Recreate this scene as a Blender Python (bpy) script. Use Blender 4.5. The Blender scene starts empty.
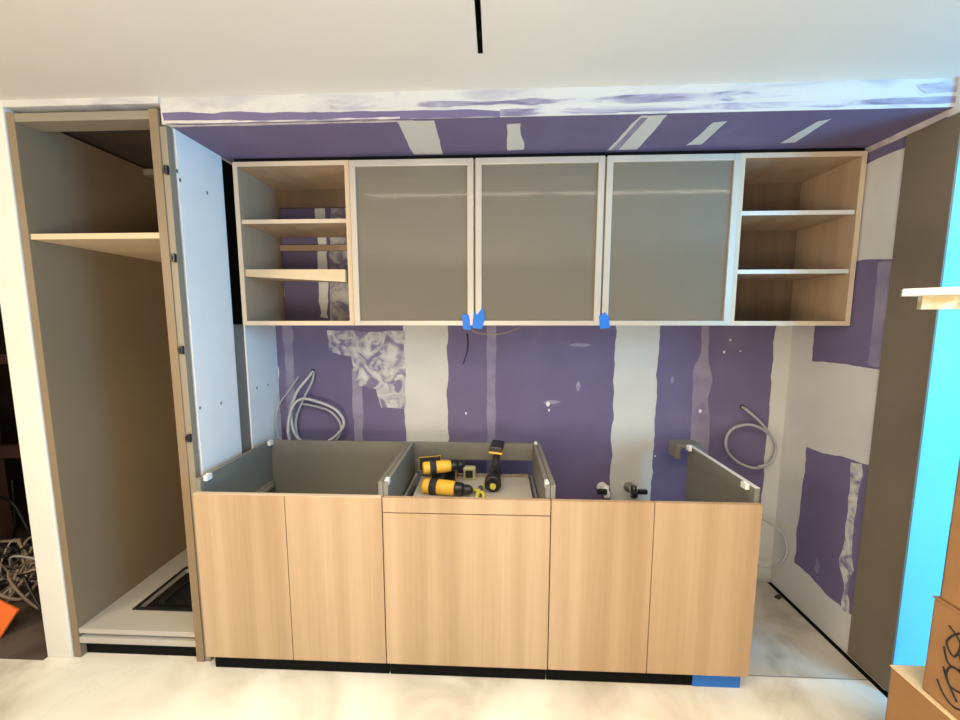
import bpy, bmesh, math, random
from mathutils import Vector, Matrix, noise
random.seed(7)
S = bpy.context.scene
COL = S.collection
R = math.radians

# ---------------------------------------------------------------- camera
cam_d = bpy.data.cameras.new('camera'); cam = bpy.data.objects.new('camera', cam_d); COL.objects.link(cam)
CP = Vector((0, -2.0421, 1.4713)); PIT, YAW, FPX = R(-6.114), R(2.34), 374.85
cam.location = CP
cam.rotation_euler = (R(90) + PIT, 0, YAW)
cam_d.sensor_width = 36; cam_d.sensor_fit = 'HORIZONTAL'; cam_d.lens = FPX / 960 * 36
cam_d.clip_start = 0.02
S.camera = cam

# ---------------------------------------------------------------- world, lights, exposure
w = bpy.data.worlds.new('world'); S.world = w; w.use_nodes = True
w.node_tree.nodes['Background'].inputs[0].default_value = (1.0, 0.90, 0.76, 1)
w.node_tree.nodes['Background'].inputs[1].default_value = 0.23
def area(name, loc, target, sx, sy, power, color, spread=180):
    d = bpy.data.lights.new(name, 'AREA'); d.shape = 'RECTANGLE'; d.size = sx; d.size_y = sy
    d.energy = power; d.color = color; d.spread = R(spread)
    o = bpy.data.objects.new(name, d); COL.objects.link(o); o.location = loc
    o.rotation_euler = (Vector(target) - Vector(loc)).to_track_quat('-Z', 'Y').to_euler()
    return o
area('left_ceiling_light', (-2.7, -2.5, 2.15), (-0.2, -0.6, 0.7), 1.0, 1.4, 66, (1.0, 0.80, 0.56))
area('overhead_light', (0.0, -1.75, 2.26), (0.0, -1.55, 0), 2.6, 0.5, 38, (1.0, 0.83, 0.60), spread=120)
area('added_uplight', (-0.4, -3.4, 0.7), (-0.2, -2.6, 2.3), 1.4, 1.4, 84, (1.0, 0.85, 0.66))  # added lamp behind the camera, put in to brighten the ceiling
area('daylight_window', (3.3, -2.2, 1.45), (0.9, -0.5, 1.1), 1.3, 1.7, 150, (0.10, 0.55, 1.0))
S.view_settings.view_transform = 'Standard'; S.view_settings.look = 'None'
S.view_settings.gamma = 1; S.view_settings.use_curve_mapping = False
S.view_settings.exposure = 0.0

# ---------------------------------------------------------------- pixel -> point on a plane
_e = cam.rotation_euler.to_matrix(); _r, _u, _f = _e @ Vector((1,0,0)), _e @ Vector((0,1,0)), _e @ Vector((0,0,-1))
def at(px, py, X=None, Y=None, Z=None):
    d = _f + _r*(px-480)/FPX + _u*(360-py)/FPX
    i, v = (0, X) if X is not None else (1, Y) if Y is not None else (2, Z)
    return CP + d*((v-CP[i])/d[i])

# ---------------------------------------------------------------- materials
def mat(name, col, rough=0.6, metal=0, spec=0.5, emit=None, es=0, coat=0):
    m = bpy.data.materials.new(name); m.use_nodes = True
    b = m.node_tree.nodes['Principled BSDF']
    b.inputs['Base Color'].default_value = (*col, 1); b.inputs['Roughness'].default_value = rough
    b.inputs['Metallic'].default_value = metal; b.inputs['Specular IOR Level'].default_value = spec
    b.inputs['Coat Weight'].default_value = coat
    if emit: b.inputs['Emission Color'].default_value = (*emit, 1); b.inputs['Emission Strength'].default_value = es
    return m
def nd(m, t, **k):
    n = m.node_tree.nodes.new(t)
    for a, b in k.items():
        if a.startswith('_'): setattr(n, a[1:], b)
        else: n.inputs[a.replace('__', ' ')].default_value = b
    return n
def lk(m, a, b): m.node_tree.links.new(a, b)
def ramp(m, src, stops):
    r = nd(m, 'ShaderNodeValToRGB'); e = r.color_ramp.elements
    while len(e) < len(stops): e.new(0.5)
    for el, (p, c) in zip(e, stops): el.position = p; el.color = (*c, 1)
    lk(m, src, r.inputs[0]); return r.outputs[0]
def mottled(name, stops, scale=(1,1,1), nscale=6, detail=6, rough=0.75, bump=0.15, bscale=60, dist=0.0, spec=0.3, bdist=0.003):
    m = mat(name, stops[0][1], rough, spec=spec)
    b = m.node_tree.nodes['Principled BSDF']
    tc = nd(m, 'ShaderNodeTexCoord'); mp = nd(m, 'ShaderNodeMapping', Scale=scale)
    lk(m, tc.outputs['Object'], mp.inputs[0])
    n = nd(m, 'ShaderNodeTexNoise', Scale=nscale, Detail=detail, Distortion=dist); lk(m, mp.outputs[0], n.inputs['Vector'])
    lk(m, ramp(m, n.outputs['Fac'], stops), b.inputs['Base Color'])
    if bump:
        n2 = nd(m, 'ShaderNodeTexNoise', Scale=bscale, Detail=4); lk(m, tc.outputs['Object'], n2.inputs['Vector'])
        bp = nd(m, 'ShaderNodeBump', Strength=bump, Distance=bdist); lk(m, n2.outputs['Fac'], bp.inputs['Height'])
        lk(m, bp.outputs[0], b.inputs['Normal'])
    return m
def wood(name, c1, c2, c3, rough=0.5, axis='Z', streak=9):
    m = mat(name, c1, rough, spec=0.35); b = m.node_tree.nodes['Principled BSDF']
    sc = {'Z': (streak, streak, 0.35), 'X': (0.35, streak, streak)}[axis]
    fine = {'Z': (120, 120, 1.5), 'X': (1.5, 120, 120)}[axis]
    tc = nd(m, 'ShaderNodeTexCoord')
    mp = nd(m, 'ShaderNodeMapping', Scale=sc); lk(m, tc.outputs['Object'], mp.inputs[0])
    n = nd(m, 'ShaderNodeTexNoise', Scale=1.0, Detail=3, Distortion=0.2); lk(m, mp.outputs[0], n.inputs['Vector'])
    mp2 = nd(m, 'ShaderNodeMapping', Scale=fine); lk(m, tc.outputs['Object'], mp2.inputs[0])
    n2 = nd(m, 'ShaderNodeTexNoise', Scale=1.0, Detail=4); lk(m, mp2.outputs[0], n2.inputs['Vector'])
    mix = nd(m, 'ShaderNodeMath', _operation='MULTIPLY_ADD'); mix.inputs[1].default_value = 0.2
    lk(m, n2.outputs['Fac'], mix.inputs[0]); 
    sub = nd(m, 'ShaderNodeMath', _operation='MULTIPLY'); sub.inputs[1].default_value = 0.86
    lk(m, n.outputs['Fac'], sub.inputs[0]); lk(m, sub.outputs[0], mix.inputs[2])
    lk(m, ramp(m, mix.outputs[0], [(0.36, c1), (0.52, c2), (0.68, c3)]), b.inputs['Base Color'])
    bp = nd(m, 'ShaderNodeBump', Strength=0.08, Distance=0.001); lk(m, n2.outputs['Fac'], bp.inputs['Height'])
    lk(m, bp.outputs[0], b.inputs['Normal'])
    return m

M = {}
M['ceiling'] = mottled('painted_ceiling', [(0.3, (0.62,0.595,0.545)), (0.7, (0.66,0.635,0.585))], nscale=1.5, bump=0.1, bscale=25)
M['compound'] = mottled('joint_compound', [(0.3, (0.54,0.54,0.52)), (0.7, (0.61,0.61,0.59))], nscale=3, bump=0.2, bscale=30)
M['purple'] = mottled('purple_drywall', [(0.25, (0.133,0.108,0.205)), (0.6, (0.152,0.127,0.238)), (0.78, (0.185,0.158,0.272))], nscale=4, bump=0.1)
M['lavender'] = mottled('thin_compound_over_purple', [(0.3, (0.20,0.175,0.29)), (0.7, (0.31,0.285,0.38))], nscale=9, bump=0.2)
M['scrape'] = mottled('scraped_compound', [(0.40, (0.20,0.18,0.29)), (0.50, (0.42,0.41,0.44)), (0.62, (0.58,0.58,0.57))], nscale=11, detail=9, dist=1.6, bump=0.5)
M['bead'] = mottled('taped_corner', [(0.35, (0.42,0.36,0.42)), (0.55, (0.60,0.55,0.54))], nscale=14, bump=0.3)
M['header'] = mottled('smeared_compound_header', [(0.28, (0.36,0.34,0.41)), (0.42, (0.50,0.49,0.49)), (0.5, (0.57,0.56,0.53))], scale=(1,1,4), nscale=3.2, detail=8, dist=0.8, bump=0.4)
M['board'] = mottled('primed_board', [(0.3, (0.72,0.73,0.74)), (0.7, (0.77,0.78,0.79))], nscale=5, bump=0.08)
M['stub'] = mottled('painted_wall_end', [(0.3, (0.66,0.64,0.58)), (0.7, (0.72,0.70,0.64))], nscale=4, bump=0.15)
M['channel'] = mat('grey_channel', (0.17,0.155,0.14), 0.6)
M['taupe'] = mottled('taupe_laminate', [(0.3, (0.165,0.135,0.098)), (0.7, (0.185,0.152,0.112))], nscale=3, bump=0.03, rough=0.5)
M['taupe_in'] = mottled('taupe_melamine', [(0.3, (0.21,0.155,0.097)), (0.7, (0.24,0.178,0.112))], nscale=2, bump=0.03, rough=0.45)
M['edge'] = mat('taupe_edge_band', (0.24,0.205,0.155), 0.5)
M['grey'] = mottled('grey_melamine', [(0.3, (0.165,0.160,0.138)), (0.7, (0.195,0.188,0.162))], nscale=2, bump=0.03, rough=0.45)
M['plate'] = mat('pale_grey_board', (0.42,0.40,0.36), 0.5)
M['oak'] = wood('light_oak_veneer', (0.345,0.228,0.13), (0.405,0.275,0.163), (0.465,0.328,0.207))
M['oak_in'] = wood('oak_lining', (0.33,0.23,0.15), (0.38,0.27,0.18), (0.43,0.31,0.21))
M['oak_edge'] = mat('oak_edge_band', (0.60,0.48,0.35), 0.45)
M['oak_back'] = wood('shade_darkened_oak_back', (0.12,0.08,0.045), (0.15,0.10,0.06), (0.18,0.125,0.075))  # shade inside the open cabinets is put into this darker wood
M['pine'] = wood('bright_wood_shelf', (0.55,0.43,0.27), (0.62,0.49,0.32), (0.66,0.53,0.36), axis='X')
M['whiteedge'] = mat('white_edge_band', (0.66,0.66,0.64), 0.35)
M['alu'] = mat('champagne_aluminium', (0.56,0.50,0.42), 0.38, metal=0.25)
M['black'] = mat('black_plastic', (0.012,0.012,0.013), 0.4)
M['black_soft'] = mat('black_rubber', (0.02,0.02,0.02), 0.8)
M['void'] = mat('black_and_painted_shade', (0.006,0.006,0.006), 0.9, spec=0.1)  # black for fittings and open joints; also paints gap and toe shade
M['white'] = mat('white_plastic', (0.75,0.75,0.73), 0.35)
M['steel'] = mat('zinc_steel', (0.55,0.54,0.52), 0.35, metal=0.8)
M['yellow'] = mat('yellow_tool_plastic', (0.74,0.42,0.035), 0.55)
M['lime'] = mat('yellow_green_plastic', (0.50,0.46,0.08), 0.4)
M['pale'] = mat('pale_olive_plastic', (0.42,0.40,0.22), 0.5)
M['daylight_tint'] = mottled('daylight_tinted_wall_end', [(0.3, (0.22,0.62,0.80)), (0.7, (0.26,0.68,0.86))], nscale=3, bump=0.1, bscale=12, rough=0.45)  # blue daylight put into the colour of a white wall end
M['subfloor'] = mottled('dusty_bare_subfloor', [(0.3, (0.33,0.30,0.25)), (0.5, (0.46,0.42,0.36)), (0.7, (0.55,0.52,0.46))], nscale=5, detail=9, dist=0.6, bump=0.3, bscale=20)
M['closet_floor'] = mottled('shade_darkened_floor', [(0.3, (0.07,0.05,0.04)), (0.7, (0.13,0.10,0.08))], nscale=6)  # dimness of the side room painted into its floor colour
M['tape'] = mat('blue_masking_tape', (0.01,0.16,0.62), 0.6)
M['hose'] = mat('grey_cable_sheath', (0.38,0.38,0.38), 0.45)
M['hose_w'] = mat('pale_cable_sheath', (0.50,0.49,0.48), 0.45)
M['orange'] = mat('orange_board', (0.85,0.16,0.02), 0.6)
M['card'] = mottled('cardboard', [(0.3, (0.27,0.14,0.06)), (0.7, (0.34,0.185,0.08))], nscale=5, bump=0.1)
M['card_top'] = mottled('pale_cardboard_lid', [(0.3, (0.66,0.52,0.32)), (0.7, (0.76,0.62,0.40))], nscale=5, bump=0.1)
M['marker'] = mat('black_marker', (0.01,0.01,0.01), 0.7)
M['torn_face'] = mat('white_paper_face', (0.78,0.76,0.72), 0.7)
M['torn_core'] = mottled('torn_yellowish_core', [(0.4, (0.62,0.52,0.28)), (0.6, (0.85,0.82,0.70))], nscale=30, bump=0.6)
M['dark_wall'] = mottled('shade_darkened_unfinished_wall', [(0.3, (0.035,0.022,0.018)), (0.7, (0.07,0.05,0.04))], nscale=3)  # darkness of the side room and cabinet top put into the colour
M['dark_wood'] = mat('reddish_dark_timber', (0.11,0.05,0.045), 0.7)
M['cable_a'] = mat('beige_cable', (0.30,0.24,0.18), 0.6)
M['led'] = mat('lit_diode', (1,1,1), 0.5, emit=(1.0,0.86,0.66), es=28)

# floor: dusty pale sheets with seams
def floor_mat():
    m = mottled('dusty_floor_sheet', [(0.30, (0.50,0.44,0.36)), (0.44, (0.64,0.59,0.50)), (0.55, (0.74,0.70,0.62)), (0.72, (0.79,0.76,0.69))], nscale=2.6, detail=9, dist=0.9, bump=0.25, bscale=14, rough=0.6)
    b = m.node_tree.nodes['Principled BSDF']
    src = b.inputs['Base Color'].links[0].from_socket
    tc = nd(m, 'ShaderNodeTexCoord')
    n = nd(m, 'ShaderNodeTexNoise', Scale=0.9, Detail=8, Distortion=2.5); lk(m, tc.outputs['Object'], n.inputs['Vector'])
    vein = ramp(m, n.outputs['Fac'], [(0.487, (1,1,1)), (0.5, (0.95,0.94,0.92)), (0.512, (1,1,1))])
    mx = nd(m, 'ShaderNodeMix', _data_type='RGBA', _blend_type='MULTIPLY'); mx.inputs[0].default_value = 1
    lk(m, src, mx.inputs[6]); lk(m, vein, mx.inputs[7])
    sx = nd(m, 'ShaderNodeSeparateXYZ'); lk(m, tc.outputs['Object'], sx.inputs[0])
    # a sheet seam running along x
    a = nd(m, 'ShaderNodeMath', _operation='ADD'); a.inputs[1].default_value = 0.0; lk(m, sx.outputs['Y'], a.inputs[0])
    sb = nd(m, 'ShaderNodeMath', _operation='ADD'); sb.inputs[1].default_value = 0.585; lk(m, a.outputs[0], sb.inputs[0])
    ab = nd(m, 'ShaderNodeMath', _operation='ABSOLUTE'); lk(m, sb.outputs[0], ab.inputs[0])
    lt = nd(m, 'ShaderNodeMath', _operation='LESS_THAN'); lt.inputs[1].default_value = 0.004; lk(m, ab.outputs[0], lt.inputs[0])
    m2 = nd(m, 'ShaderNodeMix', _data_type='RGBA'); lk(m, lt.outputs[0], m2.inputs[0]); lk(m, mx.outputs[2], m2.inputs[6])
    m2.inputs[7].default_value = (0.25, 0.23, 0.2, 1)
    lk(m, m2.outputs[2], b.inputs['Base Color'])
    return m
M['floor'] = floor_mat()
def glass_mat():
    m = mat('ribbed_taupe_glass', (0.20,0.17,0.135), 0.07, spec=0.4)
    b = m.node_tree.nodes['Principled BSDF']
    tc = nd(m, 'ShaderNodeTexCoord')
    wv = nd(m, 'ShaderNodeTexWave', _wave_type='BANDS', _bands_direction='Z', Scale=26.0, Distortion=0.6, Detail=1.0)
    lk(m, tc.outputs['Object'], wv.inputs['Vector'])
    wv2 = nd(m, 'ShaderNodeTexWave', _wave_type='BANDS', _bands_direction='X', Scale=40.0); lk(m, tc.outputs['Object'], wv2.inputs['Vector'])
    ad = nd(m, 'ShaderNodeMath', _operation='MULTIPLY_ADD'); ad.inputs[1].default_value = 0.5; lk(m, wv2.outputs['Fac'], ad.inputs[0]); lk(m, wv.outputs['Fac'], ad.inputs[2])
    lk(m, ramp(m, ad.outputs[0], [(0.2, (0.178,0.153,0.115)), (1.0, (0.186,0.16,0.122))]), b.inputs['Base Color'])
    bp = nd(m, 'ShaderNodeBump', Strength=0.05, Distance=0.001); lk(m, wv2.outputs['Fac'], bp.inputs['Height']); lk(m, bp.outputs[0], b.inputs['Normal'])
    return m
M['glass'] = glass_mat()

# ---------------------------------------------------------------- mesh helpers
def B(): return bmesh.new()
def bx(bm, x0, x1, y0, y1, z0, z1, mi=0):
    v = [bm.verts.new((x, y, z)) for x in (x0, x1) for y in (y0, y1) for z in (z0, z1)]
    for f in ((0,1,3,2), (4,6,7,5), (0,4,5,1), (2,3,7,6), (0,2,6,4), (1,5,7,3)):
        fc = bm.faces.new([v[i] for i in f]); fc.material_index = mi
    return v
def box(*a): bm = B(); bx(bm, *a); return bm
def rbox(bm, c, s, rot=None, mi=0, bev=0):
    t = B(); bx(t, -s[0]/2, s[0]/2, -s[1]/2, s[1]/2, -s[2]/2, s[2]/2, mi)
    if bev: bmesh.ops.bevel(t, geom=t.edges[:] , offset=bev, segments=3, profile=0.7, affect='EDGES')
    mtx = Matrix.Translation(Vector(c)) @ (rot.to_4x4() if rot else Matrix.Identity(4))
    bmesh.ops.transform(t, matrix=mtx, verts=t.verts)
    me = bpy.data.meshes.new('t'); t.to_mesh(me); bm.from_mesh(me); bpy.data.meshes.remove(me); t.free()
def smooth(pts, n=6):
    P = [Vector(p) for p in pts]; out = []
    for i in range(len(P)-1):
        a, b, c, d = P[max(i-1,0)], P[i], P[i+1], P[min(i+2, len(P)-1)]
        for k in range(n):
            t = k/n
            out.append(0.5*((2*b) + (c-a)*t + (2*a-5*b+4*c-d)*t*t + (3*b-a-3*c+d)*t**3))
    out.append(P[-1]); return out
def tube(bm, pts, r, seg=8, mi=0, cap=True):
    P = [Vector(p) for p in pts]; n = len(P); rr = r if isinstance(r, (list, tuple)) else [r]*n
    up = None; rings = []
    for i in range(n):
        t = (P[min(i+1,n-1)] - P[max(i-1,0)]).normalized()
        if up is None: up = t.orthogonal().normalized()
        up = (up - t*up.dot(t)); up = up.normalized() if up.length > 1e-6 else t.orthogonal().normalized()
        s = t.cross(up)
        rings.append([bm.verts.new(P[i] + rr[i]*(math.cos(2*math.pi*k/seg)*up + math.sin(2*math.pi*k/seg)*s)) for k in range(seg)])
    for i in range(n-1):
        for k in range(seg):
            f = bm.faces.new((rings[i][k], rings[i][(k+1)%seg], rings[i+1][(k+1)%seg], rings[i+1][k])); f.smooth = True; f.material_index = mi
    if cap: bm.faces.new(rings[0][::-1]).material_index = mi; bm.faces.new(rings[-1]).material_index = mi
def obj(name, bm, m, parent=None, bevel=0, origin=None):
    bmesh.ops.recalc_face_normals(bm, faces=bm.faces)
    vs = [v.co for v in bm.verts]
    if parent is not None: o_ = wloc(parent)
    elif origin is not None: o_ = Vector(origin)
    else: o_ = Vector(((min(v.x for v in vs)+max(v.x for v in vs))/2, (min(v.y for v in vs)+max(v.y for v in vs))/2, min(v.z for v in vs)))
    bmesh.ops.translate(bm, vec=-o_, verts=bm.verts)
    me = bpy.data.meshes.new(name); bm.to_mesh(me); bm.free()
    for x in (m if isinstance(m, list) else [m]): me.materials.append(x)
    o = bpy.data.objects.new(name, me); COL.objects.link(o)
    if parent is not None: o.parent = parent
    else: o.location = o_
    if bevel:
        b = o.modifiers.new('bevel', 'BEVEL'); b.width = bevel; b.segments = 2; b.limit_method = 'ANGLE'; b.angle_limit = R(40)
    return o
def wloc(o):
    v = Vector((0,0,0))
    while o: v += o.location; o = o.parent
    return v
def tag(o, label, cat, group=None, kind=None):
    o['label'] = label; o['category'] = cat
    if group: o['group'] = group
    if kind: o['kind'] = kind
    return o
def thing(name, label, cat, loc, group=None):
    o = bpy.data.objects.new(name, None); COL.objects.link(o); o.location = loc; o.empty_display_size = 0.05
    return tag(o, label, cat, group)
def struct(name, bm, m, bevel=0):
    o = obj(name, bm, m, None, bevel); o['kind'] = 'structure'; return o
def patch(bm, pts, axis, plane, mi, jit=0.004, step=0.03, seed=0):
    """irregular polygon lying on a wall; pts are 2D in the wall's own plane"""
    out = []; n = len(pts)
    for i in range(n):
        a, b = Vector((*pts[i], 0)), Vector((*pts[(i+1)%n], 0)); L = (b-a).length; k = max(1, int(L/step))
        nn = Vector((-(b-a).y, (b-a).x, 0)).normalized()
        for j in range(k):
            p = a + (b-a)*j/k
            q = p*9 + Vector((seed*3.1, 0, 0)); out.append(p + nn*(noise.noise(q)*jit*2 + noise.noise(q*5)*jit))
    co = {'Y': lambda p: (p.x, plane, p.y), 'X': lambda p: (plane, p.x, p.y), 'Z': lambda p: (p.x, p.y, plane)}[axis]
    f = bm.faces.new([bm.verts.new(co(p)) for p in out]); f.material_index = mi
    return f
def wy(*px): return [(at(x, y, Y=0).x, at(x, y, Y=0).z) for x, y in px]
def wx(*px, X): return [(at(x, y, X=X).y, at(x, y, X=X).z) for x, y in px]
def wz(*px, Z): return [(at(x, y, Z=Z).x, at(x, y, Z=Z).y) for x, y in px]

# ================================================================ STRUCTURE
XL, XR, YF = -1.22, 1.56, -0.62       # niche sides and front line
ZC, ZN = 2.285, 2.193                 # room ceiling, niche ceiling

# floor with a narrow open joint along the right wall of the niche
bm = B()
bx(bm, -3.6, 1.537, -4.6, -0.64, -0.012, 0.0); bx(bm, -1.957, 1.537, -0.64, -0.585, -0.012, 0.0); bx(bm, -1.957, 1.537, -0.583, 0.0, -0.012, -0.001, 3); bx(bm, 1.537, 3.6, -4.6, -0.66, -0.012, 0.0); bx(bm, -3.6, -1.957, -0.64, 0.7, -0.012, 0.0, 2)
bx(bm, -3.6, 3.6, -4.6, 0.7, -0.05, -0.013, 1)
fl = obj('floor', bm, [M['floor'], M['void'], M['closet_floor'], M['subfloor']], origin=(0,0,0)); fl['kind'] = 'structure'

# ceiling with a slot for a linear light
sx0, sx1, sy0, sy1 = -0.0575, -0.0415, -3.2, -0.796
bm = B()
bx(bm, -3.6, sx0, -4.6, 0.7, ZC, ZC+0.06); bx(bm, sx1, 3.6, -4.6, 0.7, ZC, ZC+0.06)
bx(bm, sx0, sx1, sy1, 0.7, ZC, ZC+0.06); bx(bm, sx0, sx1, -4.6, sy0, ZC, ZC+0.06)
struct('ceiling', bm, M['ceiling'])
t = thing('linear_light_channel', 'narrow black unlit light channel set into the white ceiling', 'light fitting', (-0.0495, -2.0, ZC+0.0))
bm = B(); bx(bm, sx0, sx0+0.002, sy0, sy1, ZC+0.001, ZC+0.05); bx(bm, sx1-0.002, sx1, sy0, sy1, ZC+0.001, ZC+0.05); bx(bm, sx0, sx1, sy0, sy1, ZC+0.045, ZC+0.05); bx(bm, sx0, sx1, sy1-0.002, sy1, ZC+0.001, ZC+0.05)
obj('channel', bm, M['void'], t)
for i in range(12):
    bm = B(); rbox(bm, (-0.0495, -0.83-0.2*i, ZC+0.035), (0.010, 0.03, 0.012)); obj('mounting_clip', bm, M['black'], t)

# header above the niche, with its underside = niche ceiling
bm = B()
bx(bm, XL-0.02, XR+0.0, YF+0.005, 0.0, ZN, ZC)
yh = YF+0.0044
for k, (mi, pts) in enumerate([
    (1, [(162,113),(240,112),(330,112),(400,111),(470,109),(500,111),(500,117),(330,121),(164,125)]),
    (5, [(500,109),(640,106),(960,96),(960,103),(640,112),(500,116)]),
    (5, [(580,99),(690,92),(765,92),(800,96),(700,101),(600,104)]),
    (5, [(915,84),(960,78),(975,92),(925,94)]),
    (5, [(330,104),(480,101),(600,98),(600,102),(430,107),(330,110)]),
    (3, [(164,120),(240,121),(400,117),(400,120),(240,124.5),(164,124.5)]),
    ]):
    patch(bm, [(at(x,y,Y=yh).x, max(at(x,y,Y=yh).z, ZN+0.0005)) for x,y in pts], 'Y', yh - 0.0003*k, mi, jit=0.003, seed=k)
# underside: purple board with compound stripes
patch(bm, [(XL,YF+0.006),(XR,YF+0.006),(XR,-0.001),(XL,-0.001)], 'Z', ZN-0.0008, 1, jit=0, seed=5)
for k, pts in enumerate([
    [(397,121),(434,120),(443,154),(414,154)],
    [(507,124),(520,123),(524,149),(507,150)],
    [(668,114),(641,115),(607,150),(637,149)],
    [(727,121),(714,122),(686,145),(702,144)],
    [(832,118),(818,121),(780,143),(795,142)]]):
    patch(bm, wz(*pts, Z=ZN), 'Z', ZN-0.0016, 4, jit=0.004, seed=10+k)
patch(bm, wz((641,117),(648,117),(618,150),(611,150), Z=ZN), 'Z', ZN-0.0022, 2, jit=0.002, seed=21)
patch(bm, [(XL, YF+0.008), (-0.3, YF+0.008), (-0.3, YF+0.02), (XL, YF+0.022)], 'Z', ZN-0.0022, 3, jit=0.002, seed=22)
M['smear'] = mottled('smeared_purple_edge', [(0.38, (0.18,0.155,0.26)), (0.48, (0.36,0.34,0.42)), (0.58, (0.55,0.54,0.53))], scale=(0.5,1,3), nscale=6, detail=9, dist=1.0, bump=0.4)
struct('trim_1', bm, [M['header'], M['purple'], M['lavender'], M['bead'], M['compound'], M['smear']])
# fascia above the tall cabinet; dark sheet first, painting the open top's shade
struct('top_shade_sheet', box(-1.842, XL-0.022, YF+0.05, 0.0, 2.256, 2.268), M['dark_wall'])
struct('trim_2', box(-1.955, XL-0.02, YF-0.003, YF+0.04, 2.262, ZC), M['header'])

# back wall: joint compound over purple board
bm = B(); bx(bm, -1.955, XR+0.15, 0.0, 0.1, 0.0, ZC)
e = -0.0006
def wp(mi, pts, lvl=1, jit=0.005, seed=0): patch(bm, pts, 'Y', e*lvl, mi, jit, seed=seed)
def band(mi, xa, xb, za, zb, lvl=1, jit=0.006, seed=0): wp(mi, [(xa,za),(xb,za),(xb,zb),(xa,zb)], lvl, jit, seed)
band(1, -1.2215, -0.505, 0.12, 2.19, seed=1)
band(1, -0.262, 0.645, 0.12, 2.19, seed=2)
band(1, 0.875, 1.475, 0.12, 2.19, seed=3)
band(2, -1.178, -1.128, 0.12, 1.46, 2, seed=4); band(4, -0.965, -0.915, 1.48, 2.19, 2, 0.008, seed=5) 
band(2, -0.80, -0.745, 0.12, 1.2, 2, 0.004, seed=6)
band(2, -0.045, 0.003, 0.12, 2.19, 2, 0.003, seed=7)
wp(2, [(1.085,0.12),(1.165,0.12),(1.17,0.9),(1.155,1.02),(1.165,1.15),(1.135,1.3),(1.13,1.46),(1.095,1.46),(1.09,1.3),(1.065,1.2),(1.07,1.0)], 2, 0.006, seed=8)
wp(3, wy((327,331),(405,331),(405,408),(381,408),(376,388),(358,386),(351,356),(329,350)), 3, 0.006, seed=9)
wp(3, [(-0.91,1.45),(-0.52,1.45),(-0.52,2.19),(-0.88,2.19)], 3, 0.008, seed=10)
wp(4, [(-1.20,1.6),(-1.16,1.6),(-1.16,2.19),(-1.20,2.19)], 3, 0.004, seed=12)
for i, (x, y, r) in enumerate([(466,413,1.2),(549,410,1.3),(730,340,1.2),(700,411,1.4),(578,384,0.8),(548,404,2),(655,456,1.2),(724,352,1.0),(740,351,0.8)]):
    c = at(x, y, Y=0); rr = r*0.0055
    wp(4, [(c.x+rr*math.cos(a), c.z+rr*1.3*math.sin(a)) for a in (0,1,2,3,4,5)], 4, 0.002, seed=30+i)
# smudges of dried compound
for i, (x, y, a, b) in enumerate([(552,402,0.05,0.012),(578,386,0.012,0.03),(672,380,0.01,0.02),(580,345,0.06,0.01)]):
    c = at(x, y, Y=0)
    wp(2, [(c.x+a*math.cos(q), c.z+b*math.sin(q)) for q in (0,1,2,3,4,5)], 3, 0.003, seed=50+i)
struct('wall_back', bm, [M['compound'], M['purple'], M['lavender'], M['scrape'], M['board']])

# left side of the niche: front board, recessed grey channel, rear board; black backing higher up paints the gap's shade
bm = B()
bx(bm, XL-0.022, XL, -0.582, -0.338, 0, ZN); bx(bm, XL-0.022, XL-0.008, -0.338, -0.255, 0, 1.45, 1); bx(bm, XL-0.022, XL, -0.255, 0.0, 0, 1.45); bx(bm, XL-0.022, XL-0.018, -0.338, 0.0, 1.45, ZN, 2)
for (x, y) in [(177,171),(207,193),(200,408),(221,403),(180,180)]:
    c = at(x, y, X=XL); patch(bm, [(c.y+0.006*math.cos(q), c.z+0.008*math.sin(q)) for q in (0,1,2,3,4,5)], 'X', XL+0.0006, 1, 0.001)
for (x, y) in [(257,388),(268,385)]:
    c = at(x, y, X=XL); patch(bm, [(c.y+0.006*math.cos(q), c.z+0.008*math.sin(q)) for q in (0,1,2,3,4,5)], 'X', XL+0.0006, 1, 0.001)
struct('wall_niche_left', bm, [M['board'], M['channel'], M['void']])
# left partition end beside the tall cabinet
struct('wall_left', box(-1.957, -1.842, YF-0.005, 0.7, 0, ZC), M['stub'], 0.004)

# right wall of the niche
bm = B(); bx(bm, XR, XR+0.155, YF-0.01, 0.0, 0, ZC)
X_ = XR
patch(bm, [(-0.60,ZN-0.002),(-0.30,ZN-0.002),(-0.30,2.125),(-0.60,2.125)], 'X', X_-0.0006, 1, 0.003, seed=1)
patch(bm, [(-0.60,ZN-0.002),(-0.02,ZN-0.002),(-0.02,ZN-0.026),(-0.60,ZN-0.022)], 'X', X_-0.0012, 3, 0.002, seed=2)
patch(bm, [(-0.50,1.71),(-0.13,1.735),(-0.14,1.27),(-0.50,1.272)], 'X', X_-0.0006, 1, 0.005, seed=3)
patch(bm, [(-0.475,1.70),(-0.418,1.705),(-0.415,1.29),(-0.44,1.278),(-0.47,1.28)], 'X', X_-0.0012, 2, 0.006, seed=4)
patch(bm, [(-0.50,0.865),(-0.155,0.84),(-0.15,0.215),(-0.50,0.175)], 'X', X_-0.0006, 1, 0.007, seed=5)
patch(bm, [(-0.44,0.852),(-0.395,0.85),(-0.40,0.6),(-0.395,0.4),(-0.425,0.18),(-0.455,0.18),(-0.44,0.45)], 'X', X_-0.0012, 4, 0.008, seed=6)
patch(bm, [(-0.30,0.30),(-0.27,0.33),(-0.265,0.26),(-0.29,0.25)], 'X', X_-0.0012, 2, 0.008, seed=7)
struct('wall_right', bm, [M['compound'], M['purple'], M['lavender'], M['bead'], M['scrape']])

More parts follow.
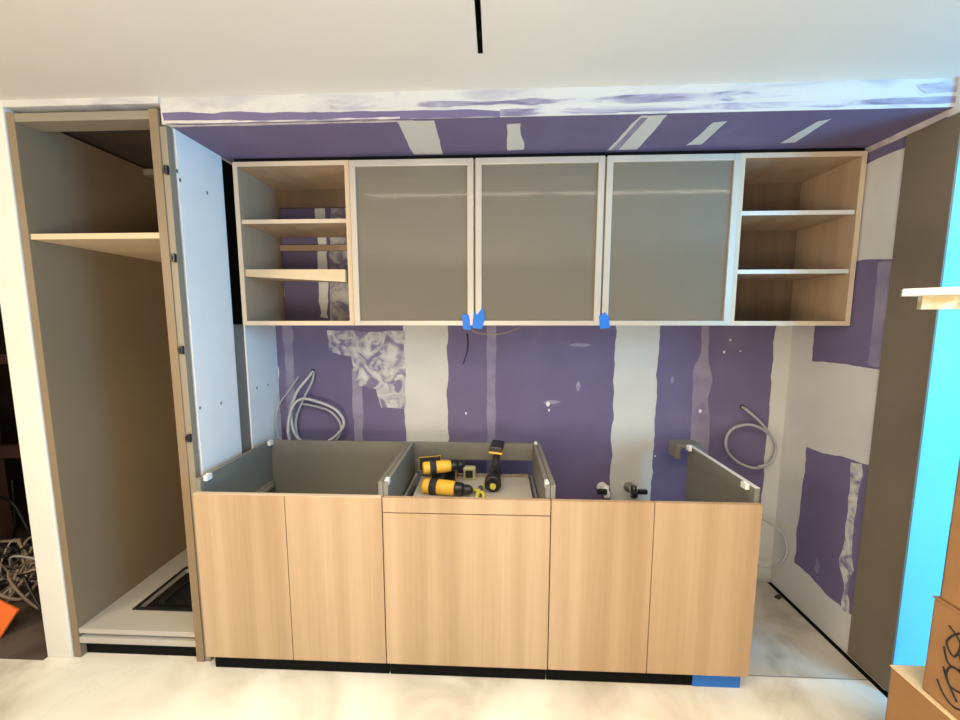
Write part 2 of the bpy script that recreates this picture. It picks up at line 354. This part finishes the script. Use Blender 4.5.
struct('daylight_tint_facing', box(XR+0.004, XR+0.151, YF-0.016, YF-0.0101, 0, ZC-0.09), M['daylight_tint'])  # added facing that carries the painted blue daylight

# dark unfinished room beyond the left partition, shade painted into its walls
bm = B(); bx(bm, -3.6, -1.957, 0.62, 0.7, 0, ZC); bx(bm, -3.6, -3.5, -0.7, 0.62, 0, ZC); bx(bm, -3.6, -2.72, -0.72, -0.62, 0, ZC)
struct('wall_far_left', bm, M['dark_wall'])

# taupe finishing panel on the right side wall
t = thing('end_panel', 'tall taupe panel fixed to the right side wall of the niche', 'panel', (XR-0.01, -0.56, 0.01))
obj('board', box(XR-0.009, XR-0.0005, -0.648, -0.476, 0.012, ZN-0.03), M['taupe'], t, 0.001)
for (x, y) in [(918,405),(872,521),(899,536)]:
    c = at(x, y, X=XR-0.009); c.y = max(c.y, -0.635)
    bm = B(); tube(bm, [c+Vector((0.001,0,0)), c+Vector((-0.0015,0,0))], 0.005, 10); obj('screw_cap', bm, M['channel'], t)

# ================================================================ TALL CABINET
t = thing('tall_cabinet', 'tall open taupe cabinet carcass without door, left of the niche', 'cabinet', (-1.545, -0.31, 0))
TX0, TX1, TZ = -1.838, -1.250, 2.246
def part(name, m, par, *b, bev=0.001): return obj(name, box(*b), m, par, bev)
part('side_panel', M['taupe_in'], t, TX0, TX0+0.03, YF, -0.01, 0.0, TZ)
part('side_panel', M['taupe_in'], t, TX1-0.034, TX1, YF, -0.01, 0.0, TZ)
part('back_panel', M['taupe_in'], t, TX0+0.03, TX1-0.034, -0.022, -0.01, 0.09, TZ-0.02)
part('top_rail', M['edge'], t, TX0+0.03, TX1-0.034, YF+0.001, YF+0.08, TZ-0.035, TZ-0.005)
part('top_rail', M['edge'], t, TX0+0.03, TX1-0.034, -0.10, -0.022, TZ-0.035, TZ-0.005)
sh = part('shelf', M['pine'], t, TX0+0.03, TX1-0.034, YF+0.006, -0.022, 1.782, 1.804)
# bottom board with a framed cut-out
zb = 0.135
bm = B(); x0, x1 = TX0+0.03, TX1-0.034
cx0, cx1, cy0, cy1 = -1.66, -1.33, -0.49, -0.22
bx(bm, x0, x1, YF+0.004, cy0, zb-0.022, zb); bx(bm, x0, x1, cy1, -0.022, zb-0.022, zb); bx(bm, x0, cx0, cy0, cy1, zb-0.022, zb); bx(bm, cx1, x1, cy0, cy1, zb-0.022, zb)
bp = obj('bottom_board', bm, M['plate'], t)
bm = B(); q = 0.016
bx(bm, cx0-q, cx1+q, cy0-q, cy0, zb, zb+0.005); bx(bm, cx0-q, cx1+q, cy1, cy1+q, zb, zb+0.005); bx(bm, cx0-q, cx0, cy0, cy1, zb, zb+0.005); bx(bm, cx1, cx1+q, cy0, cy1, zb, zb+0.005)
bx(bm, cx0+0.03, cx1-0.03, cy0+0.03, cy0+0.036, zb-0.02, zb-0.002)
bx(bm, cx0, cx1, cy0, cy1, zb-0.075, zb-0.07)
obj('cutout_frame', bm, M['black'], bp)
part('plinth_rail', M['plate'], t, x0, x1, YF+0.002, YF+0.03, 0.068, 0.095)
part('toe_shade', M['void'], t, x0, x1, YF+0.025, YF+0.04, 0.0, 0.067)  # black board painting the shade under the tall cabinet
part('filler_strip', M['edge'], t, TX1, TX1+0.026, YF+0.004, YF+0.03, 0.0, TZ-0.06)
for px, py in [(166,170),(177,258),(185,350),(193,438)]:
    z = at(px, py, Y=YF).z
    bm = B(); rbox(bm, (TX1+0.018, YF, z), (0.014, 0.014, 0.032), bev=0.002); rbox(bm, (TX1+0.012, YF-0.004, z), (0.01, 0.012, 0.018), bev=0.002)
    obj('hinge_plate', bm, M['black'], t)
for z in (1.30, 0.95, 0.60):
    bm = B(); tube(bm, [(TX1-0.036, YF+0.04, z), (TX1-0.033, YF+0.04, z)], 0.006, 10); obj('hole_cap', bm, M['edge'], t)

# ================================================================ BASE CABINETS
BF, CF, CB = -0.68, -0.66, -0.17      # door face, carcass front, carcass back
ZT, ZD, ZB = 0.845, 0.79, 0.087
X0, X1, X2, X3 = -1.188, -0.4345, 0.2135, 0.9915
def leg(par, x, y):
    bm = B(); tube(bm, [(x,y,0.0),(x,y,0.008),(x,y,0.009),(x,y,ZB-0.02),(x,y,ZB-0.019),(x,y,ZB)], [0.028,0.028,0.014,0.014,0.025,0.025], 14)
    obj('leg', bm, M['black'], par)
def bracket(par, x, y, z=ZT):
    bm = B(); rbox(bm, (x, y, z-0.006), (0.016, 0.03, 0.024), bev=0.003); tube(bm, [(x,y,z+0.006),(x,y,z+0.010)], 0.006, 8)
    obj('corner_bracket', bm, M['white'], par)
def carcass(t, xa, xb, back=True, left=True):
    th = 0.018
    if left: part('side_panel', M['grey'], t, xa+0.001, xa+0.001+th, CF, CB, ZB, ZT)
    part('side_panel', M['grey'], t, xb-0.001-th, xb-0.001, CF, CB, ZB, ZT)
    part('bottom_board', M['grey'], t, xa+0.019, xb-0.019, CF, CB, ZB, ZB+0.018)
    if back: part('back_panel', M['grey'], t, xa+0.019, xb-0.019, CB-0.016, CB, ZB+0.018, ZT)
    part('toe_shade', M['void'], t, xa+0.003, xb-0.003, CF+0.020, CF+0.032, 0.0, ZB-0.001)  # black board standing in for the shadow below the doors
    for x in (xa+0.06, xb-0.06):
        for y in (CF+0.08, CB-0.06): leg(t, x, y)
# left
t = thing('base_cabinet', 'open topped grey base cabinet with two oak doors, beside the tall cabinet', 'cabinet', ((X0+X1)/2, -0.42, 0), 'base cabinets along the niche')
carcass(t, X0, X1)
part('door', M['oak'], t, X0+0.001, -0.8205, BF, CF-0.001, ZB, ZD)
part('door', M['oak'], t, -0.8175, X1-0.002, BF, CF-0.001, ZB, ZD)
part('edge_strip', M['oak_edge'], t, X0+0.001, X1-0.002, BF+0.001, CF, ZD, ZD+0.0015, bev=0)
bracket(t, X0+0.028, CF+0.03); bracket(t, X0+0.028, CB-0.035)
bm = B(); bx(bm, X0+0.019, X0+0.032, CF+0.03, CB-0.03, 0.60, 0.635); bx(bm, X0+0.032, X0+0.045, CF+0.02, CB-0.06, 0.615, 0.622)
obj('drawer_runner', bm, M['steel'], t)
# middle
t = thing('base_cabinet', 'grey base cabinet with oak drawer front over one oak door, tools inside', 'cabinet', ((X1+X2)/2, -0.42, 0), 'base cabinets along the niche')
carcass(t, X1, X2, back=False)
part('back_rail', M['grey'], t, X1+0.019, X2-0.019, CB-0.016, CB, 0.757, ZT)
part('lower_back_panel', M['grey'], t, X1+0.019, X2-0.019, CB-0.016, CB, ZB+0.018, 0.45)
part('drawer_front', M['oak'], t, X1+0.002, X2-0.002, BF, CF-0.001, 0.7315, ZD)
part('door', M['oak'], t, X1+0.002, X2-0.002, BF, CF-0.001, ZB, 0.7275)
bracket(t, X1+0.012, CF+0.02); bracket(t, X2-0.012, CF+0.02); bracket(t, X2-0.006, CB-0.01, ZT)
dt = part('drawer_base', M['plate'], t, -0.366, X2-0.045, CF+0.01, -0.235, 0.672, 0.688)
for xx in (-0.405, X2-0.036):
    bm = B(); bx(bm, xx, xx+0.012, CF+0.02, CB-0.04, 0.655, 0.69); obj('drawer_runner', bm, M['steel'], t)
part('drawer_back', M['edge'], t, -0.366, X2-0.045, -0.235, -0.221, 0.672, 0.70)
# right
t = thing('base_cabinet', 'base cabinet with two pale oak doors and no back, rightmost of the row', 'cabinet', ((X2+X3)/2, -0.42, 0), 'base cabinets along the niche')
carcass(t, X2, X3, back=False)
part('door', M['oak'], t, X2+0.002, 0.5985, BF, CF-0.001, ZB, ZD)
part('door', M['oak'], t, 0.6015, X3, BF, CF-0.001, ZB, ZD)
part('edge_strip', M['whiteedge'], t, X3-0.0195, X3-0.001, CF, CB, ZT, ZT+0.0015, bev=0)
part('back_rail', M['grey'], t, X3-0.075, X3+0.05, CB+0.001, CB+0.085, ZT-0.016, ZT)
part('rail_bracket', M['channel'], t, X3-0.075, X3-0.055, CB+0.001, CB+0.085, ZT-0.075, ZT-0.0165)
part('lower_back_rail', M['grey'], t, X2+0.019, X3-0.019, CB-0.016, CB, ZB+0.018, 0.30)
bracket(t, X3-0.03, CF+0.04); bracket(t, X3-0.03, CB-0.03)
# blue tape on the floor under the right end
tag(obj('tape_strip', box(0.80, 0.987, CF+0.017, CF+0.0195, 0.0, 0.075), M['tape']), 'blue tape strip on the black toe shade under the right end of the base cabinets', 'tape')

# ================================================================ WALL CABINETS
UX = [-1.178, -0.6505, -0.094, 0.470, 1.0355, 1.5495]
UF, UB, UZ0, UZ1 = -0.330, -0.004, 1.446, 2.172
def open_cab(xa, xb, label, back, shelves, sm):
    t = thing('wall_cabinet', label, 'cabinet', ((xa+xb)/2, UB, UZ0), 'wall cabinets above the counter')
    th = 0.02
    part('top_gap_shade', M['void'], t, xa+0.002, xb-0.002, UF+0.012, UB-0.01, UZ1, ZN-0.003, bev=0)  # black block painting the shadow gap under the niche ceiling
    for a, b in ((xa, xa+th), (xb-th, xb)):
        part('side_panel', M['oak_in'], t, a, b, UF+0.002, UB, UZ0, UZ1)
    part('top_board', M['oak_in'], t, xa+th, xb-th, UF+0.002, UB, UZ1-th, UZ1)
    part('bottom_board', M['oak_in'], t, xa+th, xb-th, UF+0.002, UB, UZ0, UZ0+th)
    bm = B()
    bx(bm, xa, xb, UF, UF+0.0021, UZ1-th, UZ1); bx(bm, xa, xb, UF, UF+0.0021, UZ0, UZ0+th)
    bx(bm, xa, xa+th, UF, UF+0.0021, UZ0+th, UZ1-th); bx(bm, xb-th, xb, UF, UF+0.0021, UZ0+th, UZ1-th)
    obj('edge_band', bm, M['oak_edge'], t)
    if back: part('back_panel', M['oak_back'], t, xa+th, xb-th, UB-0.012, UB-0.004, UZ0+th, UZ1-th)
    else:
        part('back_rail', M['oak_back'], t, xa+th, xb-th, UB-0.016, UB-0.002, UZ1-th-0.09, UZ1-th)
        part('back_rail', M['oak_in'], t, xa+th, xb-th, UB-0.016, UB-0.002, 1.84, 1.87)
    for z, h in shelves:
        s = part('shelf', M['oak_in'], t, xa+th, xb-th, UF+0.012, UB-0.02, z-h, z)
        obj('shelf_edge', box(xa+th, xb-th, UF+0.010, UF+0.0121, z-h, z), sm, s)
    return t
tl = open_cab(UX[0], UX[1], 'open oak wall cabinet with two shelves and no back, leftmost of the row', False, [(1.925, 0.018)], M['oak_edge'])
# its lower shelf sits skewed: a wedge-shaped loose board
bm = B()
xa, xb = UX[0]+0.02, UX[1]-0.02
v = [bm.verts.new(c) for c in [(xa,UF+0.012,1.672),(xb-0.01,UF-0.012,1.642),(xb,-0.024,1.665),(xa,-0.024,1.680),(xa,UF+0.012,1.704),(xb-0.01,UF-0.012,1.698),(xb,-0.024,1.692),(xa,-0.024,1.704)]]
for f in ((0,1,2,3),(4,7,6,5),(0,4,5,1),(1,5,6,2),(2,6,7,3),(3,7,4,0)): bm.faces.new([v[i] for i in f])
o = obj('shelf', bm, M['pine'], tl, 0.001); o['label'] = 'thick pale shelf sitting slightly skewed'
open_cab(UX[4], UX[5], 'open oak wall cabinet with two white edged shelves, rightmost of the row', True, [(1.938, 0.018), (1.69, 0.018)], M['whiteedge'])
for k, lab in ((1, 'wall cabinet with framed taupe glass door, left one of the three'), (2, 'wall cabinet with framed taupe glass door, middle one of the three'), (3, 'wall cabinet with framed grey glass door, right one of the three')):
    xa, xb = UX[k], UX[k+1]
    t = thing('wall_cabinet', lab, 'cabinet', ((xa+xb)/2, UB, UZ0), 'wall cabinets above the counter')
    part('top_gap_shade', M['void'], t, xa+0.001, xb-0.001, UF+0.012, UB-0.01, UZ1, ZN-0.003, bev=0)  # same painted gap shadow above the glass cabinets
    part('side_panel', M['oak_in'], t, xa+0.0005, xa+0.019, UF+0.012, UB, UZ0+0.002, UZ1)
    part('side_panel', M['oak_in'], t, xb-0.019, xb-0.0005, UF+0.012, UB, UZ0+0.002, UZ1)
    part('top_board', M['oak_in'], t, xa+0.019, xb-0.019, UF+0.012, UB, UZ1-0.02, UZ1)
    part('bottom_board', M['oak_in'], t, xa+0.019, xb-0.019, UF+0.012, UB, UZ0+0.002, UZ0+0.02)
    part('back_panel', M['oak_in'], t, xa+0.019, xb-0.019, UB-0.01, UB-0.004, UZ0+0.02, UZ1-0.02)
    for z in (1.69, 1.93): part('shelf', M['oak_in'], t, xa+0.02, xb-0.02, UF+0.03, UB-0.012, z-0.018, z)
    g = 0.0045; fw = 0.027; da, db = xa+g, xb-g; z0, z1 = UZ0, UZ1-0.004
    bm = B()
    bx(bm, da, da+fw, UF-0.01, UF+0.011, z0, z1); bx(bm, db-fw, db, UF-0.01, UF+0.011, z0, z1)
    bx(bm, da+fw, db-fw, UF-0.01, UF+0.011, z0, z0+fw*0.8); bx(bm, da+fw, db-fw, UF-0.01, UF+0.011, z1-fw, z1)
    d = obj('door', bm, M['alu'], t, 0.0015)
    obj('glass_pane', box(da+fw, db-fw, UF-0.002, UF+0.004, z0+fw*0.8, z1-fw), M['glass'], d)
# blue tapes on the doors' lower corners
def tape(pts, label):
    bm = B(); y = UF-0.0112
    p = [at(x, yy, Y=y) for x, yy in pts]
    n = len(p); a = [bm.verts.new((q.x, y, q.z)) for q in p]; b = [bm.verts.new((q.x, y+0.0008, q.z)) for q in p]
    bm.faces.new(a); bm.faces.new(b[::-1])
    for i in range(n): bm.faces.new((a[i], b[i], b[(i+1)%n], a[(i+1)%n]))
    tag(obj('tape_tab', bm, M['tape']), label, 'tape', 'blue tape tabs on the glass doors')
tape([(462,314),(469,315),(470,322),(471,330),(463,329)], 'small blue tape tab at the lower right corner of the left glass door')
tape([(474,310),(477,315),(483,307),(485,318),(482,329),(472,328)], 'blue tape tab at the lower left corner of the middle glass door')
tape([(599,316),(605,312),(609,317),(610,328),(600,329)], 'blue tape tab where the middle and right glass doors meet')

# LED tape on the ceiling (seen mirrored in the glass doors)
t = thing('led_strip', 'strip of small lit diodes on the ceiling, mirrored in the glass doors', 'light', (0.3, -1.15, ZC-0.004))
obj('carrier', box(-0.85, 1.5, -1.157, -1.143, ZC-0.004, ZC-0.0002), M['white'], t)
for i in range(70):
    x = -0.83 + i*0.0333
    if 0.28 < x < 0.40: continue
    obj('diode', box(x, x+0.014, -1.156, -1.144, ZC-0.007, ZC-0.0041), M['led'], t)

# ================================================================ TOOLS
def add_drill(label, M1, origin, rot, scale=1.0, yellow=M['yellow']):
    """cordless drill: local x = barrel axis (chuck at +x), z up, battery at the bottom of the grip"""
    t = thing('cordless_drill', label, 'power tool', origin)
    mx = rot.to_4x4() @ Matrix.Scale(scale, 4)
    def fin(name, bm, m, bev=0):
        bmesh.ops.transform(bm, matrix=Matrix.Translation(Vector(origin)) @ mx, verts=bm.verts)
        o = obj(name, bm, m, t); return o
    bm = B(); tube(bm, smooth([(-0.095,0,0),(-0.088,0,0),(-0.06,0,0),(0.0,0,0),(0.035,0,0),(0.045,0,0)], 3), [0.018,0.024,0.028,0.031,0.031,0.031,0.031,0.031,0.031,0.031,0.031,0.030,0.030,0.028,0.027,0.026], 16)
    fin('housing', bm, M1)
    bm = B(); tube(bm, [(-0.062,0,0),(-0.060,0,0),(-0.030,0,0),(-0.028,0,0)], [0.030,0.0325,0.0325,0.030], 16); fin('vent_band', bm, M['black_soft'])
    bm = B(); tube(bm, [(0.045,0,0),(0.05,0,0),(0.075,0,0),(0.08,0,0)], [0.026,0.027,0.026,0.022], 16)
    fin('clutch_ring', bm, M['black'])
    bm = B(); tube(bm, [(0.08,0,0),(0.1,0,0),(0.112,0,0),(0.12,0,0)], [0.020,0.020,0.016,0.007], 14)
    fin('chuck', bm, M['black'])
    bm = B(); tube(bm, smooth([(-0.03,0,-0.02),(-0.035,0,-0.06),(-0.045,0,-0.10),(-0.05,0,-0.125)], 4), [0.021]*4+[0.019]*4+[0.018]*4+[0.022], 12)
    fin('grip', bm, M['black_soft'])
    bm = B(); rbox(bm, (-0.004,0,-0.045), (0.012,0.012,0.03), bev=0.003); fin('trigger', bm, M['black'])
    bm = B(); rbox(bm, (-0.045,0,-0.148), (0.115,0.068,0.042), bev=0.008); bt = fin('battery', bm, M['black'])
    bm = B(); rbox(bm, (-0.045,0,-0.135), (0.118,0.071,0.010), bev=0.002)
    bmesh.ops.transform(bm, matrix=Matrix.Translation(Vector(origin)) @ mx, verts=bm.verts)
    obj('battery_band', bm, yellow, bt)
    return t
E3 = lambda x, y, z: (Matrix.Rotation(R(z), 3, 'Z') @ Matrix.Rotation(R(y), 3, 'Y') @ Matrix.Rotation(R(x), 3, 'X'))
ZS = 0.688
# two drills lying on their sides, one drill pointing at the room with its battery up
add_drill('yellow cordless drill lying on its side, front one of the pair', M['yellow'], (-0.225, -0.435, ZS+0.034), E3(92, 0, -9), 1.08)
add_drill('yellow cordless drill lying higher, on top of the other yellow drill', M['yellow'], (-0.245, -0.378, ZS+0.108), E3(78, 0, 16), 0.92)
tt = add_drill('black cordless drill standing with battery upward and chuck toward the room', M['black'], (-0.004, -0.325, ZS+0.040), E3(176, 0, -98), 0.90)
bm = B(); c = Vector((-0.008, -0.40, ZS+0.040))
tube(bm, [c+Vector((0.0,0.030,0)), c+Vector((0,-0.006,0)), c+Vector((0,-0.010,0))], [0.038,0.038,0.031], 20); obj('nose_collar', bm, M['black'], tt)
bm = B(); tube(bm, [c+Vector((0,-0.028,0)), c+Vector((0,-0.0345,0))], [0.015,0.013], 16); obj('nose_disc', bm, M['lime'], tt)
# folding clamp: two jaws and a pivot
t = thing('spring_clamp', 'yellow-green spring clamp lying open in front of the drills', 'clamp', (-0.095, -0.44, ZS))
bm = B(); tube(bm, smooth([(-0.035,-0.36,ZS+0.03),(-0.060,-0.42,ZS+0.032),(-0.075,-0.47,ZS+0.022),(-0.080,-0.52,ZS+0.012)], 4), [0.006]*6+[0.009]*7, 8); obj('jaw', bm, M['lime'], t)
bm = B(); tube(bm, smooth([(-0.110,-0.41,ZS+0.016),(-0.080,-0.43,ZS+0.02),(-0.050,-0.46,ZS+0.02),(-0.045,-0.51,ZS+0.01)], 4), [0.009]*13, 8); obj('jaw', bm, M['lime'], t)
bm = B(); tube(bm, [(-0.063,-0.44,ZS+0.008),(-0.063,-0.44,ZS+0.045)], 0.009, 10); obj('pivot', bm, M['black'], t)
# tape measure and loose bits
t = thing('tape_measure', 'small pale tape measure standing behind the yellow drills', 'tape measure', (-0.17, -0.26, ZS))
bm = B(); rbox(bm, (-0.125,-0.262,ZS+0.032), (0.062,0.036,0.064), bev=0.012); obj('case', bm, M['pale'], t)
bm = B(); rbox(bm, (-0.125,-0.281,ZS+0.032), (0.036,0.006,0.036), bev=0.002); obj('face_plate', bm, M['black'], t)
t = thing('drill_bit', 'short steel driver bit lying in front of the yellow drills', 'drill bit', (-0.2, -0.53, ZS))
bm = B(); tube(bm, [(-0.225,-0.535,ZS+0.005),(-0.18,-0.54,ZS+0.005)], 0.004, 6); obj('shank', bm, M['steel'], t)
bm = B(); tube(bm, [(-0.18,-0.54,ZS+0.005),(-0.155,-0.543,ZS+0.005)], [0.006,0.002], 6); obj('tip', bm, M['black'], t)

# ================================================================ PLUMBING BEHIND THE RIGHT CABINET
for px, lab in ((607, 'white shut-off valve with black handle behind the right cabinet doors, by the middle cabinet'), (635, 'dark shut-off valve on a short pipe, right of the white valve')):
    c = at(px, 493, Y=-0.10)
    t = thing('shutoff_valve', lab, 'valve', (c.x, -0.05, c.z))
    bm = B(); tube(bm, [(c.x, 0.0, c.z-0.01), (c.x, -0.10, c.z-0.01)], 0.010, 12); tube(bm, [(c.x, -0.002, c.z-0.01), (c.x, -0.006, c.z-0.01)], 0.028, 16)
    obj('pipe', bm, M['white'] if px < 620 else M['steel'], t)
    bm = B(); tube(bm, [(c.x, -0.08, c.z-0.035), (c.x, -0.08, c.z+0.03)], 0.015, 12); rbox(bm, (c.x, -0.09, c.z-0.01), (0.03,0.03,0.03), bev=0.004)
    obj('body', bm, M['white'] if px < 620 else M['black'], t)
    bm = B(); rbox(bm, (c.x-0.028 if px < 620 else c.x+0.035, -0.11, c.z+0.012), (0.05,0.02,0.026), bev=0.008); obj('handle', bm, M['black'], t)

# ================================================================ CABLES
def cable(name, label, cat, pts, r, m, n=6, group=None):
    bm = B(); tube(bm, smooth(pts, n), r, 8); return tag(obj(name, bm, m), label, cat, group)
def W(lst, y0=-0.03, wob=0.0):
    out = []
    for i, (x, y, *d) in enumerate(lst):
        p = at(x, y, Y=(d[0] if d else y0)); out.append(p)
    return out
cable('cable', 'pale cable loop hanging from a hole in the purple wall above the left base cabinet', 'cable',
      W([(313,371,-0.001),(308,378,-0.03),(297,392,-0.05),(291,412,-0.05),(296,436,-0.05),(315,446,-0.05),(333,438,-0.05),(344,424,-0.05),(336,410,-0.06),(318,402,-0.06),(302,399,-0.06),(292,408,-0.07),(288,430,-0.07),(292,450,-0.07)]), 0.0075, M['hose_w'])
cable('cable', 'second grey cable from the same hole, curling lower over the left base cabinet', 'cable',
      W([(314,372,-0.001),(312,382,-0.035),(304,398,-0.04),(296,420,-0.035),(300,440,-0.035),(320,448,-0.04),(336,440,-0.04),(341,426,-0.045),(331,412,-0.045),(314,406,-0.035),(302,404,-0.03)]), 0.0065, M['hose'])
cable('cable', 'thin grey cable hanging at the left niche corner', 'cable',
      W([(299,376,-0.001),(288,392,-0.04),(279,405,-0.06),(275,424,-0.07),(278,438,-0.07),(281,452,-0.07)]), 0.004, M['hose'])
cable('cable', 'grey cable ring hanging from a hole above the right base cabinet', 'cable',
      W([(742,407,-0.001),(748,411,-0.03),(762,424,-0.04),(773,440,-0.04),(775,452,-0.04),(768,464,-0.04),(754,468,-0.04),(738,462,-0.04),(727,450,-0.04),(727,436,-0.045),(736,427,-0.05),(752,425,-0.05),(768,433,-0.05),(776,447,-0.05),(771,462,-0.05),(758,467,-0.05)]), 0.0072, M['hose'])
cable('cable', 'grey cable loop low on the wall beside the right base cabinet', 'cable',
      W([(748,516,-0.06),(764,520,-0.06),(779,530,-0.09),(787,546,-0.15),(783,560,-0.15),(772,567,-0.11),(758,565,-0.07),(742,556,-0.06)]), 0.006, M['hose'])
p = [at(*q, Z=0.006) for q in [(745,572),(758,574),(772,573),(780,577),(772,581),(757,580),(745,579)]]
cable('cable', 'grey cable end curled on the floor in the right niche corner', 'cable', p, 0.006, M['hose'])
cable('cable', 'short thin black cable hanging under the glass cabinets', 'cable', W([(467,334,-0.001),(468,345,-0.02),(466,355,-0.03),(463,364,-0.03)], -0.02), 0.0035, M['black'])
cable('cable', 'thin brown cable bowed beneath the middle glass cabinet', 'cable', [at(470,329,Y=-0.2)+Vector((0,0,0.003)), at(478,333,Y=-0.2), at(497,334,Y=-0.2), at(512,331,Y=-0.2), at(520,328,Y=-0.2)+Vector((0,0,0.003))], 0.003, M['cable_a'])
# wall holes where the cables come out
for (x, y) in ((313,371),(742,407)):
    c = at(x, y, Y=0); bm = B(); tube(bm, [(c.x,-0.003,c.z),(c.x,0.0,c.z)], 0.013, 14)
    tag(obj('cable_grommet', bm, M['black_soft']), 'small dark cable outlet in the purple wall, ' + ('above the left base cabinet' if x < 400 else 'above the right base cabinet'), 'cable outlet')
c = at(778, 598, Z=0.0); bm = B(); rbox(bm, (c.x, c.y, 0.006), (0.03,0.02,0.012), E3(0,0,25), bev=0.003)
tag(obj('debris', bm, M['black_soft']), 'small dark scrap lying on the floor beside the right base cabinet', 'scrap')

# ================================================================ CARTONS AT THE RIGHT
def carton(name, label, x0, x1, y0, y1, z0, z1, side, top):
    t = thing(name, label, 'box', ((x0+x1)/2, (y0+y1)/2, z0), 'cartons stacked at the right')
    obj('body', box(x0, x1, y0, y1, z0, z1-0.004), side, t, 0.006)
    f = obj('lid', box(x0-0.002, x1+0.002, y0-0.002, y1+0.002, z1-0.0039, z1), top, t, 0.001)
    return t
carton('cardboard_box', 'low cardboard box with pale lid, on the floor under the stack at right', 1.295, 1.72, -1.42, -0.877, 0, 0.35, M['card'], M['card_top'])
c2 = carton('cardboard_box', 'orange brown cardboard box with black handwriting, second from the bottom', 1.305, 1.70, -1.38, -0.955, 0.3505, 0.655, M['card'], M['card'])
c3 = carton('cardboard_box', 'tall brown cardboard box, topmost of the stack at right', 1.312, 1.69, -1.36, -0.962, 0.6555, 1.498, M['card'], M['card'])
# curly marker strokes on the left side of the second box
bm = B()
def stroke(pts): tube(bm, smooth([(1.3045, y, z) for y, z in pts], 5), 0.0026, 6)
stroke([(-1.00,0.60),(-1.03,0.57),(-1.02,0.52),(-1.00,0.55),(-1.03,0.60),(-1.06,0.56),(-1.05,0.50)])
stroke([(-0.995,0.53),(-1.01,0.49),(-1.04,0.50),(-1.03,0.54)])
stroke([(-1.00,0.47),(-1.02,0.43),(-1.05,0.44),(-1.05,0.48),(-1.02,0.49),(-1.01,0.45),(-1.04,0.40)])
stroke([(-0.99,0.42),(-1.01,0.39),(-1.04,0.38),(-1.08,0.42),(-1.06,0.47)])
o = obj('handwriting', bm, M['marker'], c2)
# torn white-faced offcut on top of the stack
t = thing('torn_board', 'torn white faced board offcut with yellowish core, jutting left at eye level', 'board', (1.35, -1.05, 1.499))
def slab(pts, z0, z1, m, name):
    bm = B(); n = len(pts)
    a = [bm.verts.new((x, y, z0)) for x, y in pts]; b = [bm.verts.new((x, y, z1)) for x, y in pts]
    bm.faces.new(a[::-1]); bm.faces.new(b)
    for i in range(n): bm.faces.new((a[i], a[(i+1)%n], b[(i+1)%n], b[i]))
    return obj(name, bm, m, t)
slab([(1.12,-1.0),(1.155,-1.045),(1.17,-1.02),(1.20,-1.06),(1.24,-1.05),(1.30,-1.09),(1.62,-1.10),(1.62,-0.98),(1.14,-0.97)], 1.499, 1.534, M['torn_core'], 'core')
slab([(1.068,-1.0),(1.11,-1.05),(1.16,-1.06),(1.22,-1.09),(1.62,-1.11),(1.62,-0.97),(1.10,-0.965)], 1.5341, 1.552, M['torn_face'], 'paper_face')

# ================================================================ JUNK IN THE DARK ROOM
rj = random.Random(3)
bm = B()
for i in range(34):
    cx, cy = rj.uniform(-2.75, -2.10), rj.uniform(-0.32, -0.05); pts = []
    a0 = rj.uniform(0, 6.28); rad = rj.uniform(0.08, 0.26)
    for k in range(7):
        a = a0 + k*0.8
        pts.append((min(-1.99, cx + rad*math.cos(a) + rj.uniform(-.05,.05)), cy + 0.6*rad*math.sin(a), max(0.012, rj.uniform(0.01, 0.30)*(1-abs(cy)*0.8))))
    tube(bm, smooth(pts, 5), rj.choice([0.004, 0.006, 0.008]), 6, mi=rj.choice([0,0,1,2,2]))
tag(obj('cable_heap', bm, [M['black'], M['hose'], M['cable_a']]), 'tangled heap of cables on the floor of the dark room at the left', 'cables', kind='stuff')
t = thing('orange_panel', 'bright orange board leaning at the left edge of the picture', 'board', (-2.4, -0.53, 0))
bm = B(); c = at(4, 617, Y=-0.53); rbox(bm, (c.x-0.075, -0.53, max(0.10, c.z)), (0.20, 0.012, 0.16), E3(-14, 28, 0), bev=0.003); obj('sheet', bm, M['orange'], t)
cable('cable', 'black cable swagging in the dark room, upper one', 'cable', W([(-30,500),(0,497),(14,505),(24,522),(32,540),(36,555),(38,570)], -0.05), 0.008, M['black'])
cable('cable', 'black cable hanging straight down in the dark room', 'cable', W([(12,480),(14,505),(15,530),(11,548),(13,565)], 0.0), 0.006, M['black'])
t = thing('shelf_rack', 'dark timber rail and posts standing in the dark room', 'rack', (-2.7, 0.2, 0))
for xx in (-2.45, -3.3): part('post', M['dark_wood'], t, xx, xx+0.06, 0.16, 0.22, 0, 1.6)
part('rail', M['dark_wood'], t, -3.3, -2.2, 0.13, 0.16, 0.60, 0.68)
part('rail', M['dark_wood'], t, -3.3, -2.2, 0.13, 0.16, 1.2, 1.26)
t = thing('storage_bin', 'dull olive bin behind the cables in the dark room', 'bin', (-2.72, 0.41, 0))
bm = B(); rbox(bm, (-2.72, 0.41, 0.20), (0.55, 0.25, 0.40), bev=0.02); obj('body', bm, mat('olive_plastic', (0.06,0.055,0.04), 0.6), t)
bm = B(); rbox(bm, (-2.72, 0.41, 0.405), (0.59, 0.28, 0.03), bev=0.01); obj('lid', bm, M['black'], t)
